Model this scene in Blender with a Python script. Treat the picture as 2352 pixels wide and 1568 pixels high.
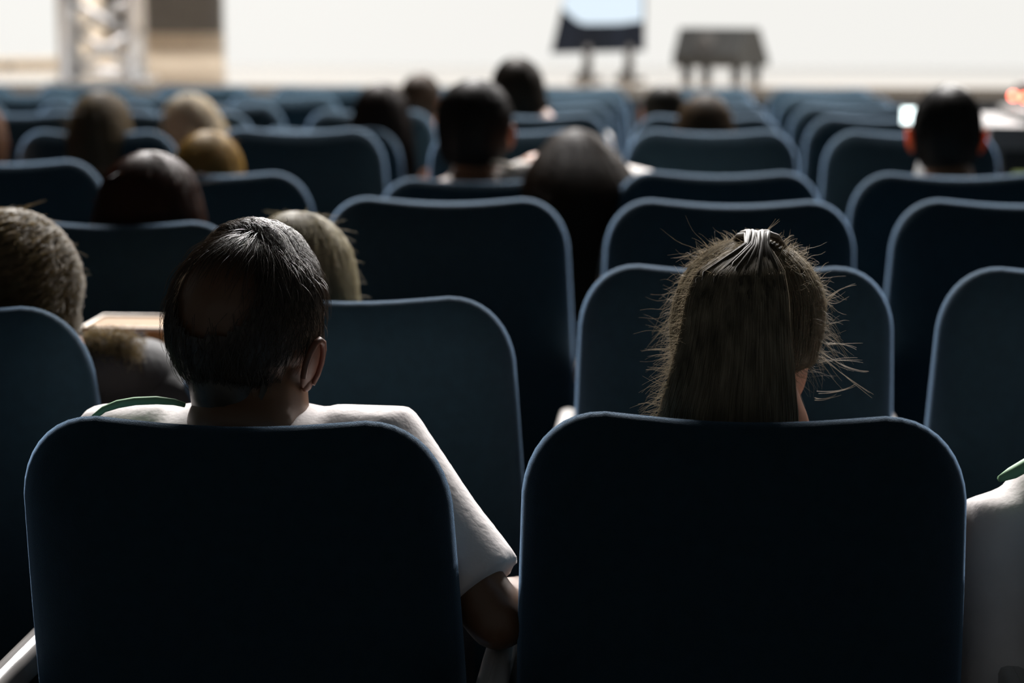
import bpy, math, random
from mathutils import Vector, Matrix

random.seed(7)
# ------------------------------------------------------------------ scene, camera, world, lights
scene = bpy.context.scene
for o in list(bpy.data.objects):
    bpy.data.objects.remove(o, do_unlink=True)
COL = scene.collection
F_PX, CX, CY, HC = 4500.0, 1176.0, 784.0, 1.40
PITCH = math.atan(794 / F_PX)
YAW = math.atan(384 * math.cos(PITCH) / F_PX)
CAM = Vector((0, 0, HC))
FWD = Vector((-math.sin(YAW) * math.cos(PITCH), math.cos(YAW) * math.cos(PITCH), -math.sin(PITCH)))
RIGHT = Vector((math.cos(YAW), math.sin(YAW), 0))
UP = RIGHT.cross(FWD)


def at(x, y, d):
    """measured photo pixel at depth d -> point in the room (used only to read off measurements)"""
    return CAM + d * (FWD + RIGHT * ((x - CX) / F_PX) - UP * ((y - CY) / F_PX))


cd = bpy.data.cameras.new('camera')
cam = bpy.data.objects.new('camera', cd)
COL.objects.link(cam)
cd.sensor_width = 36.0
cd.lens = F_PX / 2352 * 36.0
cd.clip_start, cd.clip_end = 0.05, 100
cd.dof.use_dof = True
cd.dof.focus_distance = 2.22
cd.dof.aperture_fstop = 3.0
cam.matrix_world = Matrix.Translation(CAM) @ Matrix((RIGHT, UP, -FWD)).transposed().to_4x4()
scene.camera = cam

scene.view_settings.view_transform = 'Standard'
scene.view_settings.look = 'None'
scene.view_settings.gamma = 1.0
scene.view_settings.use_curve_mapping = False
scene.view_settings.exposure = 0.0

world = bpy.data.worlds.new('world')
scene.world = world
world.use_nodes = True
world.node_tree.nodes['Background'].inputs[0].default_value = (0.010, 0.018, 0.022, 1)
world.node_tree.nodes['Background'].inputs[1].default_value = 0.3


def area(name, loc, target, sx, sy, power, color=(1, 1, 1)):
    l = bpy.data.lights.new(name, 'AREA')
    l.shape = 'RECTANGLE'
    l.size, l.size_y, l.energy, l.color = sx, sy, power, color
    o = bpy.data.objects.new(name, l)
    COL.objects.link(o)
    o.location = loc
    o.rotation_euler = (Vector(target) - Vector(loc)).to_track_quat('-Z', 'Y').to_euler()
    return o


# added unseen area lights that rim the audience beyond what the video wall gives
area('added_rim_light', (-1.0, 9.4, 4.9), (-0.6, 2.6, 1.0), 5.0, 0.4, 1300, (1.0, 0.97, 0.95))
area('added_rim_light', (2.6, 10.4, 4.0), (0.4, 2.6, 1.0), 1.2, 0.4, 420, (1.0, 0.97, 0.95))
l_ = area('added_top_light', (-0.6, 7.6, 5.0), (-0.2, 2.4, 1.0), 4.0, 0.3, 120, (1.0, 0.97, 0.95))  # unseen overhead light, added to widen the glow on the near seat tops
l_.data.spread = math.radians(80)
# unseen area light added to brighten the stage floor
area('added_stage_fill', (-0.6, 12.0, 4.2), (-0.6, 12.0, 0.9), 7.0, 0.8, 70, (1.0, 0.96, 0.90))
area('added_stage_fill', (-3.3, 11.6, 3.4), (-3.3, 13.1, 1.0), 0.8, 0.4, 100, (1.0, 0.96, 0.90))  # second unseen fill, added to lift the tan panel under the drape

# ------------------------------------------------------------------ materials
MATS = {}


def mat(name, color, rough=0.6, metal=0.0, sheen=0.0, sheen_tint=(1, 1, 1), spec=0.5, sss=0.0, sss_r=(0.02, 0.006, 0.003),
        noise=0.0, nscale=40, bump=0.0, bscale=400, emit=None, es=0.0, transl=0.0, coat=0.0, transl_col=None, stretch=None, sheen_rough=0.4):
    if name in MATS:
        return MATS[name]
    m = bpy.data.materials.new(name)
    m.use_nodes = True
    nt = m.node_tree
    b = nt.nodes['Principled BSDF']
    b.inputs['Base Color'].default_value = (*color, 1)
    b.inputs['Roughness'].default_value = rough
    b.inputs['Metallic'].default_value = metal
    b.inputs['Specular IOR Level'].default_value = spec
    if sheen:
        b.inputs['Sheen Weight'].default_value = sheen
        b.inputs['Sheen Roughness'].default_value = sheen_rough
        b.inputs['Sheen Tint'].default_value = (*sheen_tint, 1)
    if sss:
        b.inputs['Subsurface Weight'].default_value = sss
        b.inputs['Subsurface Radius'].default_value = sss_r
        b.inputs['Subsurface Scale'].default_value = 1.0
    if coat:
        b.inputs['Coat Weight'].default_value = coat
    tc = nt.nodes.new('ShaderNodeTexCoord')
    mp = nt.nodes.new('ShaderNodeMapping')
    if stretch:
        mp.inputs['Scale'].default_value = stretch
    nt.links.new(tc.outputs['Object'], mp.inputs['Vector'])
    if noise:
        n = nt.nodes.new('ShaderNodeTexNoise')
        n.inputs['Scale'].default_value = nscale
        n.inputs['Detail'].default_value = 4
        nt.links.new(mp.outputs[0], n.inputs['Vector'])
        r = nt.nodes.new('ShaderNodeValToRGB')
        r.color_ramp.elements[0].position = 0.3
        r.color_ramp.elements[1].position = 0.7
        r.color_ramp.elements[0].color = (*[c * (1 - noise) for c in color], 1)
        r.color_ramp.elements[1].color = (*[min(1, c * (1 + noise)) for c in color], 1)
        nt.links.new(n.outputs['Fac'], r.inputs['Fac'])
        nt.links.new(r.outputs['Color'], b.inputs['Base Color'])
    if bump:
        n2 = nt.nodes.new('ShaderNodeTexNoise')
        n2.inputs['Scale'].default_value = bscale
        nt.links.new(mp.outputs[0], n2.inputs['Vector'])
        bp = nt.nodes.new('ShaderNodeBump')
        bp.inputs['Strength'].default_value = bump
        bp.inputs['Distance'].default_value = 0.002
        nt.links.new(n2.outputs['Fac'], bp.inputs['Height'])
        nt.links.new(bp.outputs[0], b.inputs['Normal'])
    if emit:
        b.inputs['Emission Color'].default_value = (*emit, 1)
        b.inputs['Emission Strength'].default_value = es
    if transl:
        out = nt.nodes['Material Output']
        t = nt.nodes.new('ShaderNodeBsdfTranslucent')
        t.inputs['Color'].default_value = (*(transl_col or color), 1)
        mx = nt.nodes.new('ShaderNodeMixShader')
        mx.inputs[0].default_value = transl
        nt.links.new(b.outputs[0], mx.inputs[1])
        nt.links.new(t.outputs[0], mx.inputs[2])
        nt.links.new(mx.outputs[0], out.inputs[0])
    MATS[name] = m
    return m


SEAT = mat('seat_fabric', (0.010, 0.031, 0.046), 0.85, sheen=0.68, sheen_tint=(0.42, 0.66, 1.0), spec=0.25, noise=0.12, nscale=60, bump=0.35, bscale=900)
SEATP = mat('seat_plastic', (0.015, 0.017, 0.02), 0.45)
ARM = mat('armrest_pad', (0.55, 0.52, 0.50), 0.35, coat=0.3)
METAL = mat('black_metal', (0.03, 0.03, 0.035), 0.4, metal=0.6)
CARPET = mat('carpet', (0.030, 0.036, 0.045), 0.95, noise=0.3, nscale=120, bump=0.5, bscale=500)
WALLM = mat('dark_wall_paint', (0.030, 0.036, 0.038), 0.9, noise=0.06, nscale=3)
CEILM = mat('ceiling_paint', (0.030, 0.035, 0.038), 0.9, noise=0.05, nscale=2)
SKIN = mat('skin', (0.42, 0.21, 0.13), 0.45, sss=0.15, noise=0.08, nscale=30)
SKIND = mat('skin_brown', (0.17, 0.080, 0.042), 0.42, sss=0.15, noise=0.08, nscale=30)
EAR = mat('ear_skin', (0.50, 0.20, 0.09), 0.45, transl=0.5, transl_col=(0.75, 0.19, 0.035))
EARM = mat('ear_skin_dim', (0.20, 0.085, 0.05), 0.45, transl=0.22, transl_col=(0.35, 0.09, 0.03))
EYE = mat('eye_white', (0.7, 0.7, 0.68), 0.2)


def hairmat(name, c, tr=0.4, rough=0.4, nz=0.35, stretch=None, tc=None):
    return mat(name, c, max(rough, .5), spec=0.28, noise=nz, nscale=90, transl=tr, transl_col=tc or tuple(min(1, v * 1.5 + .02) for v in c), stretch=stretch)


# ------------------------------------------------------------------ mesh helpers
class MB:
    def __init__(s):
        s.v, s.f = [], []

    def add(s, vs, fs):
        n = len(s.v)
        s.v += [tuple(p) for p in vs]
        s.f += [tuple(n + i for i in f) for f in fs]

    def loft(s, rings, cap=True):
        n = len(rings[0])
        vs = [p for r in rings for p in r]
        fs = []
        for i in range(len(rings) - 1):
            for j in range(n):
                k = (j + 1) % n
                fs.append((i * n + j, i * n + k, (i + 1) * n + k, (i + 1) * n + j))
        if cap:
            fs.append(tuple(reversed(range(n))))
            fs.append(tuple((len(rings) - 1) * n + j for j in range(n)))
        s.add(vs, fs)

    def tube(s, pts, radii, n=10, flat=1.0, cap=True, rounded=False):
        pts = [Vector(p) for p in pts]
        if not isinstance(radii, (list, tuple)):
            radii = [radii] * len(pts)
        radii = list(radii)
        if rounded:
            d0 = (pts[0] - pts[1]).normalized()
            d1 = (pts[-1] - pts[-2]).normalized()
            r0, r1 = radii[0], radii[-1]
            pts = [pts[0] + d0 * r0 * 0.95, pts[0] + d0 * r0 * 0.7] + pts + [pts[-1] + d1 * r1 * 0.7, pts[-1] + d1 * r1 * 0.95]
            radii = [r0 * 0.3, r0 * 0.72] + radii + [r1 * 0.72, r1 * 0.3]
        rings, ref = [], None
        for i, p in enumerate(pts):
            t = (pts[min(i + 1, len(pts) - 1)] - pts[max(i - 1, 0)])
            if t.length < 1e-9:
                t = Vector((0, 0, 1))
            t.normalize()
            if ref is None:
                ref = Vector((0, 0, 1)) if abs(t.z) < 0.9 else Vector((0, 1, 0))
            u = (ref - t * ref.dot(t))
            if u.length < 1e-6:
                u = t.orthogonal()
            u.normalize()
            w = t.cross(u)
            ref = u
            rings.append([p + (u * math.cos(a) * flat + w * math.sin(a)) * radii[i] for a in (2 * math.pi * k / n for k in range(n))])
        s.loft(rings, cap)

    def ellipsoid(s, c, r, rot=None, nu=16, nv=10):
        c = Vector(c)
        rings = []
        for i in range(nv + 1):
            th = math.pi * (i + 0.02) / (nv + 0.04)
            ring = []
            for j in range(nu):
                a = 2 * math.pi * j / nu
                p = Vector((r[0] * math.sin(th) * math.cos(a), r[1] * math.sin(th) * math.sin(a), -r[2] * math.cos(th)))
                if rot:
                    p = rot @ p
                ring.append(c + p)
            rings.append(ring)
        s.loft(rings)

    def box(s, lo, hi, bev=0.0):
        x0, y0, z0 = lo
        x1, y1, z1 = hi
        if bev <= 0:
            s.add([(x0, y0, z0), (x1, y0, z0), (x1, y1, z0), (x0, y1, z0), (x0, y0, z1), (x1, y0, z1), (x1, y1, z1), (x0, y1, z1)],
                  [(0, 3, 2, 1), (4, 5, 6, 7), (0, 1, 5, 4), (1, 2, 6, 5), (2, 3, 7, 6), (3, 0, 4, 7)])
            return
        b = bev
        rings = []
        for (ins, z) in ((b, z0), (b * 0.3, z0 + b * 0.3), (0, z0 + b), (0, z1 - b), (b * 0.3, z1 - b * 0.3), (b, z1)):
            ring = []
            cr = b * 1.6 + 1e-4
            for (cx, cy, a0) in ((x1 - cr, y1 - cr, 0), (x0 + cr, y1 - cr, 90), (x0 + cr, y0 + cr, 180), (x1 - cr, y0 + cr, 270)):
                for k in range(4):
                    a = math.radians(a0 + k * 30)
                    ring.append((cx + (cr - ins) * math.cos(a), cy + (cr - ins) * math.sin(a), z))
            rings.append(ring)
        s.loft(rings)

    def build(s, name, m, parent=None, smooth=True, origin=None, xf=None):
        vs = s.v
        if xf is not None:
            vs = [tuple(xf @ Vector(p)) for p in vs]
        if origin is not None:
            vs = [(p[0] - origin[0], p[1] - origin[1], p[2] - origin[2]) for p in vs]
        me = bpy.data.meshes.new(name)
        me.from_pydata(vs, [], s.f)
        if smooth:
            me.polygons.foreach_set('use_smooth', [True] * len(me.polygons))
        me.materials.append(m)
        me.update()
        o = bpy.data.objects.new(name, me)
        COL.objects.link(o)
        if parent:
            o.parent = parent
        return o


def tag(o, label=None, cat=None, group=None, kind=None):
    if label:
        o['label'] = label
    if cat:
        o['category'] = cat
    if group:
        o['group'] = group
    if kind:
        o['kind'] = kind
    return o


def empty(name, loc, rz=0):
    o = bpy.data.objects.new(name, None)
    COL.objects.link(o)
    o.location = loc
    o.rotation_euler = (0, 0, rz)
    o.empty_display_size = 0.1
    return o


def copy_tree(o, parent=None):
    c = o.copy()
    COL.objects.link(c)
    c.parent = parent
    for ch in [x for x in bpy.data.objects if x.parent == o]:
        copy_tree(ch, c)
    return c


def floor_z(y):
    """gently dished audience floor"""
    P = [(-2, -0.06), (0.5, -0.055), (2.05, -0.045), (2.98, -0.010), (3.79, 0.010), (4.6, 0.020), (5.5, 0.030), (6.35, 0.022), (7.2, 0.008), (8.05, 0.0), (8.9, -0.005), (14, -0.005)]
    for (a, za), (b, zb) in zip(P, P[1:]):
        if a <= y <= b:
            return za + (zb - za) * (y - a) / (b - a)
    return P[0][1]


# ------------------------------------------------------------------ room shell
XL, XR, YB, YF, ZC = -6.5, 5.0, -2.0, 13.2, 5.2
ZS = 0.94   # stage height
fl = MB()
ys = [YB + i * 0.2 for i in range(int((YF + 0.6 - YB) / 0.2) + 1)]
for i in range(len(ys) - 1):
    a, b = ys[i], ys[i + 1]
    fl.add([(XL, a, floor_z(a)), (XR, a, floor_z(a)), (XR, b, floor_z(b)), (XL, b, floor_z(b)),
            (XL, a, -0.3), (XR, a, -0.3), (XR, b, -0.3), (XL, b, -0.3)], [(0, 1, 2, 3), (7, 6, 5, 4)])
tag(fl.build('floor', CARPET, smooth=False), 'dark carpeted auditorium floor', None, kind='structure')


def struct(name, lo, hi, m):
    b = MB()
    b.box(lo, hi)
    return tag(b.build(name, m, smooth=False), kind='structure')


struct('ceiling', (XL - .2, YB - .2, ZC), (XR + .2, YF + .3, ZC + .2), CEILM)
struct('wall_left', (XL - .2, YB - .2, -.3), (XL, YF + .3, ZC), WALLM)
struct('wall_right', (XR, YB - .2, -.3), (XR + .2, YF + .3, ZC), WALLM)
struct('wall_back', (XL, YB - .2, -.3), (XR, YB, ZC), WALLM)
TANW = mat('tan_wood_panel', (0.80, 0.69, 0.56), 0.55, noise=0.08, nscale=6, stretch=(1, 1, 12))
struct('wall_front', (XL, YF, -.3), (XR, YF + .2, ZC), TANW)

# stage: glossy tan floor and dark front skirt
STF = mat('stage_floor_varnish', (0.46, 0.38, 0.30), 0.16, spec=0.8, noise=0.05, nscale=5, stretch=(12, 1, 1), coat=0.6)
SKIRT = mat('stage_skirt', (0.40, 0.37, 0.35), 0.8, noise=0.1, nscale=8)
st = empty('stage', (0, 11.6, 0))
tag(st, 'raised stage with a glossy pale tan floor and grey brown front', 'stage')
b = MB(); b.box((XL + .01, 10.15, ZS - .06), (XR - .01, YF - .01, ZS), 0)
b.build('stage_deck', STF, st, smooth=False, origin=(0, 11.6, 0))
b = MB(); b.box((XL + .01, 10.19, -.02), (XR - .01, 10.25, ZS - .061), 0)
for i in range(9):
    x = XL + 0.6 + i * 1.25
    b.box((x, 10.18, 0.02), (x + .03, 10.19, ZS - .065), 0)
b.build('stage_skirt', SKIRT, st, smooth=False, origin=(0, 11.6, 0))

# LED wall, main
SCR = mat('lit_led_wall', (0.02, 0.02, 0.02), 0.5, emit=(0.895, 0.885, 0.85), es=1.0)
DARKF = mat('screen_frame', (0.03, 0.03, 0.03), 0.5)
r = empty('led_wall', (0.98, YF - .12, ZS))
tag(r, 'huge blank bright white video wall across the back of the stage', 'screen')
b = MB(); b.box((-3.03, YF - .14, ZS + .002), (4.95, YF - .07, 4.6), 0)
b.build('screen_panel', SCR, r, smooth=False, origin=(0.98, YF - .12, ZS))
b = MB(); b.box((-3.02, YF - .065, ZS + .001), (4.95, YF - .02, 4.65), 0)
b.build('frame', DARKF, r, smooth=False, origin=(0.98, YF - .12, ZS))

# dark grey hanging drape panel between the two screens
GREY = mat('grey_drape', (0.15, 0.145, 0.14), 0.9, noise=0.1, nscale=10, stretch=(6, 1, 1))
b = MB()
pts = []
for i in range(41):
    x = -3.86 + i * 0.02
    pts.append((x, YF - .10 + 0.012 * math.sin(i * 1.3)))
n = len(pts)
vs = [(x, y, 1.15) for x, y in pts] + [(x, y, 4.8) for x, y in pts] + [(x, y + .02, 1.15) for x, y in pts] + [(x, y + .02, 4.8) for x, y in pts]
fs = []
for i in range(n - 1):
    fs += [(i, i + 1, n + i + 1, n + i), (2 * n + i + 1, 2 * n + i, 3 * n + i, 3 * n + i + 1), (i + 1, i, 2 * n + i, 2 * n + i + 1)]
b.add(vs, fs)
tag(b.build('hanging_drape', GREY), 'dark grey drape hanging beside the white video wall, above a tan panel', 'curtain')

# left angled screen on tan plinth
ang = empty('side_screen', (-5.05, 12.4, ZS), math.radians(28))
tag(ang, 'smaller bright white side screen at the far left behind the metal truss', 'screen')
b = MB(); b.box((-1.15, -.03, .06), (1.15, .03, 3.2), 0)
b.build('screen_panel', SCR, ang, smooth=False)
b = MB(); b.box((-1.17, -.06, 0.02), (1.17, .06, 0.058), 0.004)
b.build('bottom_rail', TANW, ang, smooth=False)
for sx in (-.9, .7):
    b = MB(); b.box((sx, -.05, 0), (sx + .05, .05, .019), 0.003)
    b.build('foot', METAL, ang, smooth=False)

# ------------------------------------------------------------------ box truss tower
ALU = mat('aluminium', (0.62, 0.62, 0.62), 0.36, metal=0.85)
tx, ty, tw = -3.12, 10.55, 0.36
tr = empty('truss_tower', (tx, ty, ZS), math.radians(8))
tag(tr, 'silver aluminium lighting truss tower standing at the left of the stage', 'truss')
b = MB(); b.box((-.26, -.26, 0), (.26, .26, .012), 0.003)
b.build('base_plate', ALU, tr, smooth=False)
for sx in (-1, 1):
    for sy in (-1, 1):
        b = MB(); b.tube([(sx * tw / 2, sy * tw / 2, .012), (sx * tw / 2, sy * tw / 2, 4.2)], 0.034, 16)
        b.build('chord', ALU, tr)
for side in range(4):
    b = MB()
    R = Matrix.Rotation(side * math.pi / 2, 3, 'Z')
    for k in range(10):
        z = 0.06 + k * 0.4
        p0 = R @ Vector((-tw / 2, -tw / 2, z)); p1 = R @ Vector((tw / 2, -tw / 2, z + .2)); p2 = R @ Vector((-tw / 2, -tw / 2, z + .4))
        b.tube([p0, p1], .020, 8); b.tube([p1, p2], .020, 8)
        if k % 2 == 0:
            b.tube([p0, R @ Vector((tw / 2, -tw / 2, z))], .016, 8)
    b.build('lattice', ALU, tr)

# ------------------------------------------------------------------ wedge monitor speaker
SPK = mat('speaker_grey', (0.045, 0.045, 0.042), 0.6, bump=.3, bscale=300)
GRL = mat('speaker_grille', (0.035, 0.035, 0.033), 0.8, noise=.3, nscale=300)
CON = mat('speaker_cone', (0.06, 0.055, 0.05), 0.7)
sp_loc = Vector((0.235, 11.0, ZS))
sp = empty('monitor_speaker', sp_loc, math.radians(-26))
tag(sp, 'grey wedge shaped stage monitor speaker at the front of the bright stage', 'speaker')
# side profile (y,z): sloping front face toward audience
prof = [(-.19, .075), (-.20, .13), (-.115, .285), (.06, .285), (.20, .11), (.20, .075)]
L, Rr = -.20, .20
b = MB()
vs = [(L, y, z) for y, z in prof] + [(Rr, y, z) for y, z in prof]
k = len(prof)
b.add(vs, [tuple(reversed(range(k, 2 * k))), tuple(range(k))] + [(i, i + k, (i + 1) % k + k, (i + 1) % k) for i in range(k)])
b.build('cabinet', SPK, sp, smooth=False)
d = Vector((0, prof[2][0] - prof[1][0], prof[2][1] - prof[1][1])).normalized(); nrm = Vector((0, -d.z, d.y))
b = MB()
g0 = Vector((0, prof[1][0], prof[1][1]))
gv = [g0 + d * 0.01, g0 + d * 0.168]
q = []
for off in (0.0, 0.008):
    for p in gv:
        for x in (L + .015, Rr - .015):
            q.append((x, p.y + nrm.y * off, p.z + nrm.z * off))
b.add(q, [(0, 1, 3, 2), (4, 6, 7, 5), (0, 4, 5, 1), (1, 5, 7, 3), (3, 7, 6, 2), (2, 6, 4, 0)])
b.build('grille', GRL, sp, smooth=False)
cpos = g0 + d * .092 + nrm * .009 + Vector((-.02, 0, 0))
b = MB()
rings = []
for rr, oo in ((.062, 0), (.062, .004), (.052, .006), (.02, .001), (.016, .006), (.002, .008)):
    rings.append([cpos + Vector((math.cos(a) * rr, 0, 0)) + d * math.sin(a) * rr + nrm * oo for a in (2 * math.pi * j / 24 for j in range(24))])
b.loft(rings)
b.build('speaker_cone', CON, sp)
for x in (-.15, .15):
    b = MB(); b.tube([(x, -.12, 0), (x, -.12, .075)], .028, 16)
    b.build('foot', METAL, sp)
    b = MB(); b.tube([(x, .13, 0), (x, .13, .075)], .028, 16)
    b.build('foot', METAL, sp)

# ------------------------------------------------------------------ tilted display on legs
dm = empty('display_panel', (-0.43, 10.95, ZS), math.radians(3))
tag(dm, 'slanted dark and pale blue display panel on two thin legs on stage', 'display')
b = MB()
tilt = .10
def dp(x, z, off):
    return (x, off + (z - .18) * tilt, z)
outl = [(-.275, .145), (.245, .16), (.245, .95), (-.06, .95), (-.215, .40)]
vs = [dp(x, z, -.02) for x, z in outl] + [dp(x, z, .03) for x, z in outl]
k = len(outl)
b.add(vs, [tuple(reversed(range(k))), tuple(range(k, 2 * k))] + [(i, (i + 1) % k, (i + 1) % k + k, i + k) for i in range(k)])
b.build('cabinet', mat('display_navy', (0.008, 0.012, 0.022), 0.45, noise=.5, nscale=5, stretch=(3, 1, .2)), dm, smooth=False)
curve = [(-.213, .395), (-.195, .375), (-.16, .345), (-.13, .32), (-.09, .305), (-.02, .305), (.06, .306), (.12, .308), (.17, .316), (.232, .322), (.232, .94), (-.06, .94)]
b = MB()
k = len(curve)
vs = [dp(x, z, -.022) for x, z in curve] + [dp(x, z, -.0205) for x, z in curve]
b.add(vs, [tuple(reversed(range(k))), tuple(range(k, 2 * k))] + [(i, (i + 1) % k, (i + 1) % k + k, i + k) for i in range(k)])
b.build('lit_screen', mat('display_paleblue', (0.1, 0.1, 0.12), 0.4, emit=(0.70, 0.83, 0.92), es=1.0), dm, smooth=False)
GM = mat('grey_stand', (0.12, 0.11, 0.10), 0.5)
for x in (-.07, .16):
    b = MB(); b.tube([(x, 0, .015), (x, 0, .19)], .026, 12); b.build('leg', GM, dm)
    b = MB(); b.box((x - .085, -.16, 0), (x + .085, .14, .016), .004)
    b.tube([(x - .05, 0, .014), (x, 0, .07)], .016, 8)
    b.build('foot', GM, dm)

# ------------------------------------------------------------------ mixing desk at right
DK = mat('desk_black', (0.02, 0.02, 0.02), 0.6)
DG = mat('desk_grey', (0.22, 0.205, 0.20), 0.5, noise=.05, nscale=20)
md0 = Vector((1.75, 7.35, floor_z(7.35)))
md = empty('control_desk', md0)
tag(md, 'control desk with grey top and black front at the right edge', 'desk')
b = MB(); b.box((-.66, -.33, .86), (.9, .45, .945), .006)
b.build('desk_top', DG, md, smooth=False)
b = MB(); b.box((-.60, -.27, 0), (.85, .4, .86), .004)
b.build('cabinet', DK, md, smooth=False)
b = MB(); b.box((-.56, -.282, .71), (-.40, -.268, .775), .002)
b.build('green_label', mat('green_display', (0.05, 0.06, 0.03), .5, emit=(0.30, 0.36, 0.14), es=.85), md, smooth=False)
b = MB(); b.box((-.39, -.282, .71), (.2, -.268, .775), .002)
b.build('grey_label', mat('grey_display', (0.30, 0.29, 0.27), .5, emit=(.25, .25, .23), es=.5), md, smooth=False)
mc = empty('mixing_console', md0 + Vector((0.1, 0, .945)))
tag(mc, 'pale mixing console with glowing red lamps on the grey control desk', 'mixing console')
b = MB()
b.box((-.62, -.22, 0), (.7, .38, .035), .006)
b.build('console_body', mat('console_body', (0.10, 0.095, 0.09), .6), mc, smooth=False)
b = MB(); b.box((-.56, .25, .035), (.7, .36, .12), .006)
b.build('meter_bridge', mat('console_body2', (0.08, 0.06, 0.05), .7), mc, smooth=False)
RED = mat('red_lamp', (0.4, 0.05, 0.03), .4, emit=(1.0, 0.17, 0.10), es=14.0)
WHT = mat('white_button', (0.8, 0.8, 0.78), .4)
for i in range(7):
    b = MB(); b.ellipsoid((-.585 + i * .042, .243, .075 - .006 * (i % 3)), (.012, .008, .012), nu=12, nv=8)
    b.build('red_lamp', RED, mc)
for i in range(10):
    b = MB(); b.box((-.56 + i * .03, -.12, .035), (-.545 + i * .03, -.09, .055), .002)
    b.build('fader', WHT, mc, smooth=False)

# ------------------------------------------------------------------ cinema seat
def outline(zb, zt, hw_t, hw_b, rc, n=8, ins=0.0):
    """2D loop (x,z) of the backrest: tapered, rounded top corners, slight dip in the top edge"""
    pts = []
    def hw(z):
        t = (zt - z) / (zt - zb)
        return hw_b + (hw_t - hw_b) * (1 - t) ** 2.0 - ins
    zt2, zb2 = zt - ins, zb + ins
    rb = max(.03 - ins, .004)
    r_ = max(rc - ins, .006)
    N = 10
    for i in range(N + 1):
        a = -math.pi / 2 + (math.pi / 2) * i / N
        pts.append((hw(zb2) - rb + rb * math.cos(a), zb2 + rb + rb * math.sin(a)))
    for i in range(1, 9):
        z = (zb2 + rb) + (zt2 - r_ * 1.25 - zb2 - rb) * i / 9
        pts.append((hw(z), z))
    for i in range(N + 1):
        a = (math.pi / 2) * i / N
        x0 = hw(zt2 - r_ * 1.25) - r_
        pts.append((x0 + r_ * math.cos(a) ** 0.92, zt2 - r_ * 1.25 + r_ * 1.25 * math.sin(a) ** 0.92))
    half = pts
    x0 = half[-1][0]
    top = []
    for i in range(1, 8):
        x = x0 * (1 - 2 * i / 8)
        top.append((x, zt2 - 0.010 * (1 - (x / x0) ** 2) ** 1.2))
    bx = half[0][0]
    left = [(-x, z) for x, z in reversed(half)]
    bot = [(-bx + 2 * bx * i / 4, zb2) for i in range(1, 4)]
    return half + top + left + bot


def make_backrest(lean, name, parent):
    zb, zt = 0.33, 1.0
    th = 0.105
    b = MB()
    # (inset, y)
    prof = [(.16, .004), (.11, .0), (.075, .003), (.05, .010), (.034, .018), (.019, .029), (.007, .044), (.0, .060), (.003, .069), (.012, .080), (.028, .094), (.05, .101), (.09, .106), (.16, .108)]
    rings = []
    tl = math.tan(math.radians(lean))
    for ins, y in prof:
        if ins > .05:
            base = outline(zb, zt, .238, .258, .094, ins=.05)
            sc = 1 - (ins - .05) / .22
            zc = .62
            ring = [(x * sc, z) for x, z in base]
            ring = [(x, zc + (z - zc) * sc) for x, z in ring]
        else:
            ring = outline(zb, zt, .238, .258, .094, ins=ins)
        rings.append([(x, y - .028 + (zt - z) * tl + (.030 * max(0, (z - .86) / .14) ** 2.2 * max(0, 1 - y / .060)), z) for x, z in ring])
    b.loft(rings)
    return b.build(name, SEAT, parent)


def make_seat(lean):
    r = empty('cinema_seat', (0, 0, 0))
    make_backrest(lean, 'backrest', r)
    b = MB(); y0 = .11 + .55 * math.tan(math.radians(lean))
    b.box((-.225, y0, .385), (.225, y0 + .44, .475), .03)
    b.build('seat_cushion', SEAT, r)
    b = MB(); b.box((-.20, y0 + .02, .345), (.20, y0 + .40, .384), .008)
    b.build('seat_pan', SEATP, r, smooth=False)
    for sx in (-1,):
        b = MB()
        b.box((sx * .2775 - .016, -.10, .655), (sx * .2775 + .016, .40, .695), .010)
        b.build('armrest', ARM, r)
        b = MB(); b.box((sx * .2775 - .013, .06, .03), (sx * .2775 + .013, .38, .654), .004)
        b.build('side_panel', SEATP, r, smooth=False)
        b = MB(); b.box((sx * .2775 - .03, .05, .0), (sx * .2775 + .03, .44, .029), .004)
        b.build('foot', METAL, r, smooth=False)
    b = MB(); b.tube([(-.27, y0 + .06, .33), (.27, y0 + .06, .33)], .015, 10)
    b.build('crossbar', METAL, r)
    return r


SEATX = lambda k: .095 + .555 * k
ROWY = [2.05, 2.98, 3.79, 4.6, 5.5, 6.35, 7.2, 8.05, 8.9]
ORD = ['nearest', 'second', 'third', 'fourth', 'fifth', 'sixth', 'seventh', 'eighth', 'ninth']
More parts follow.
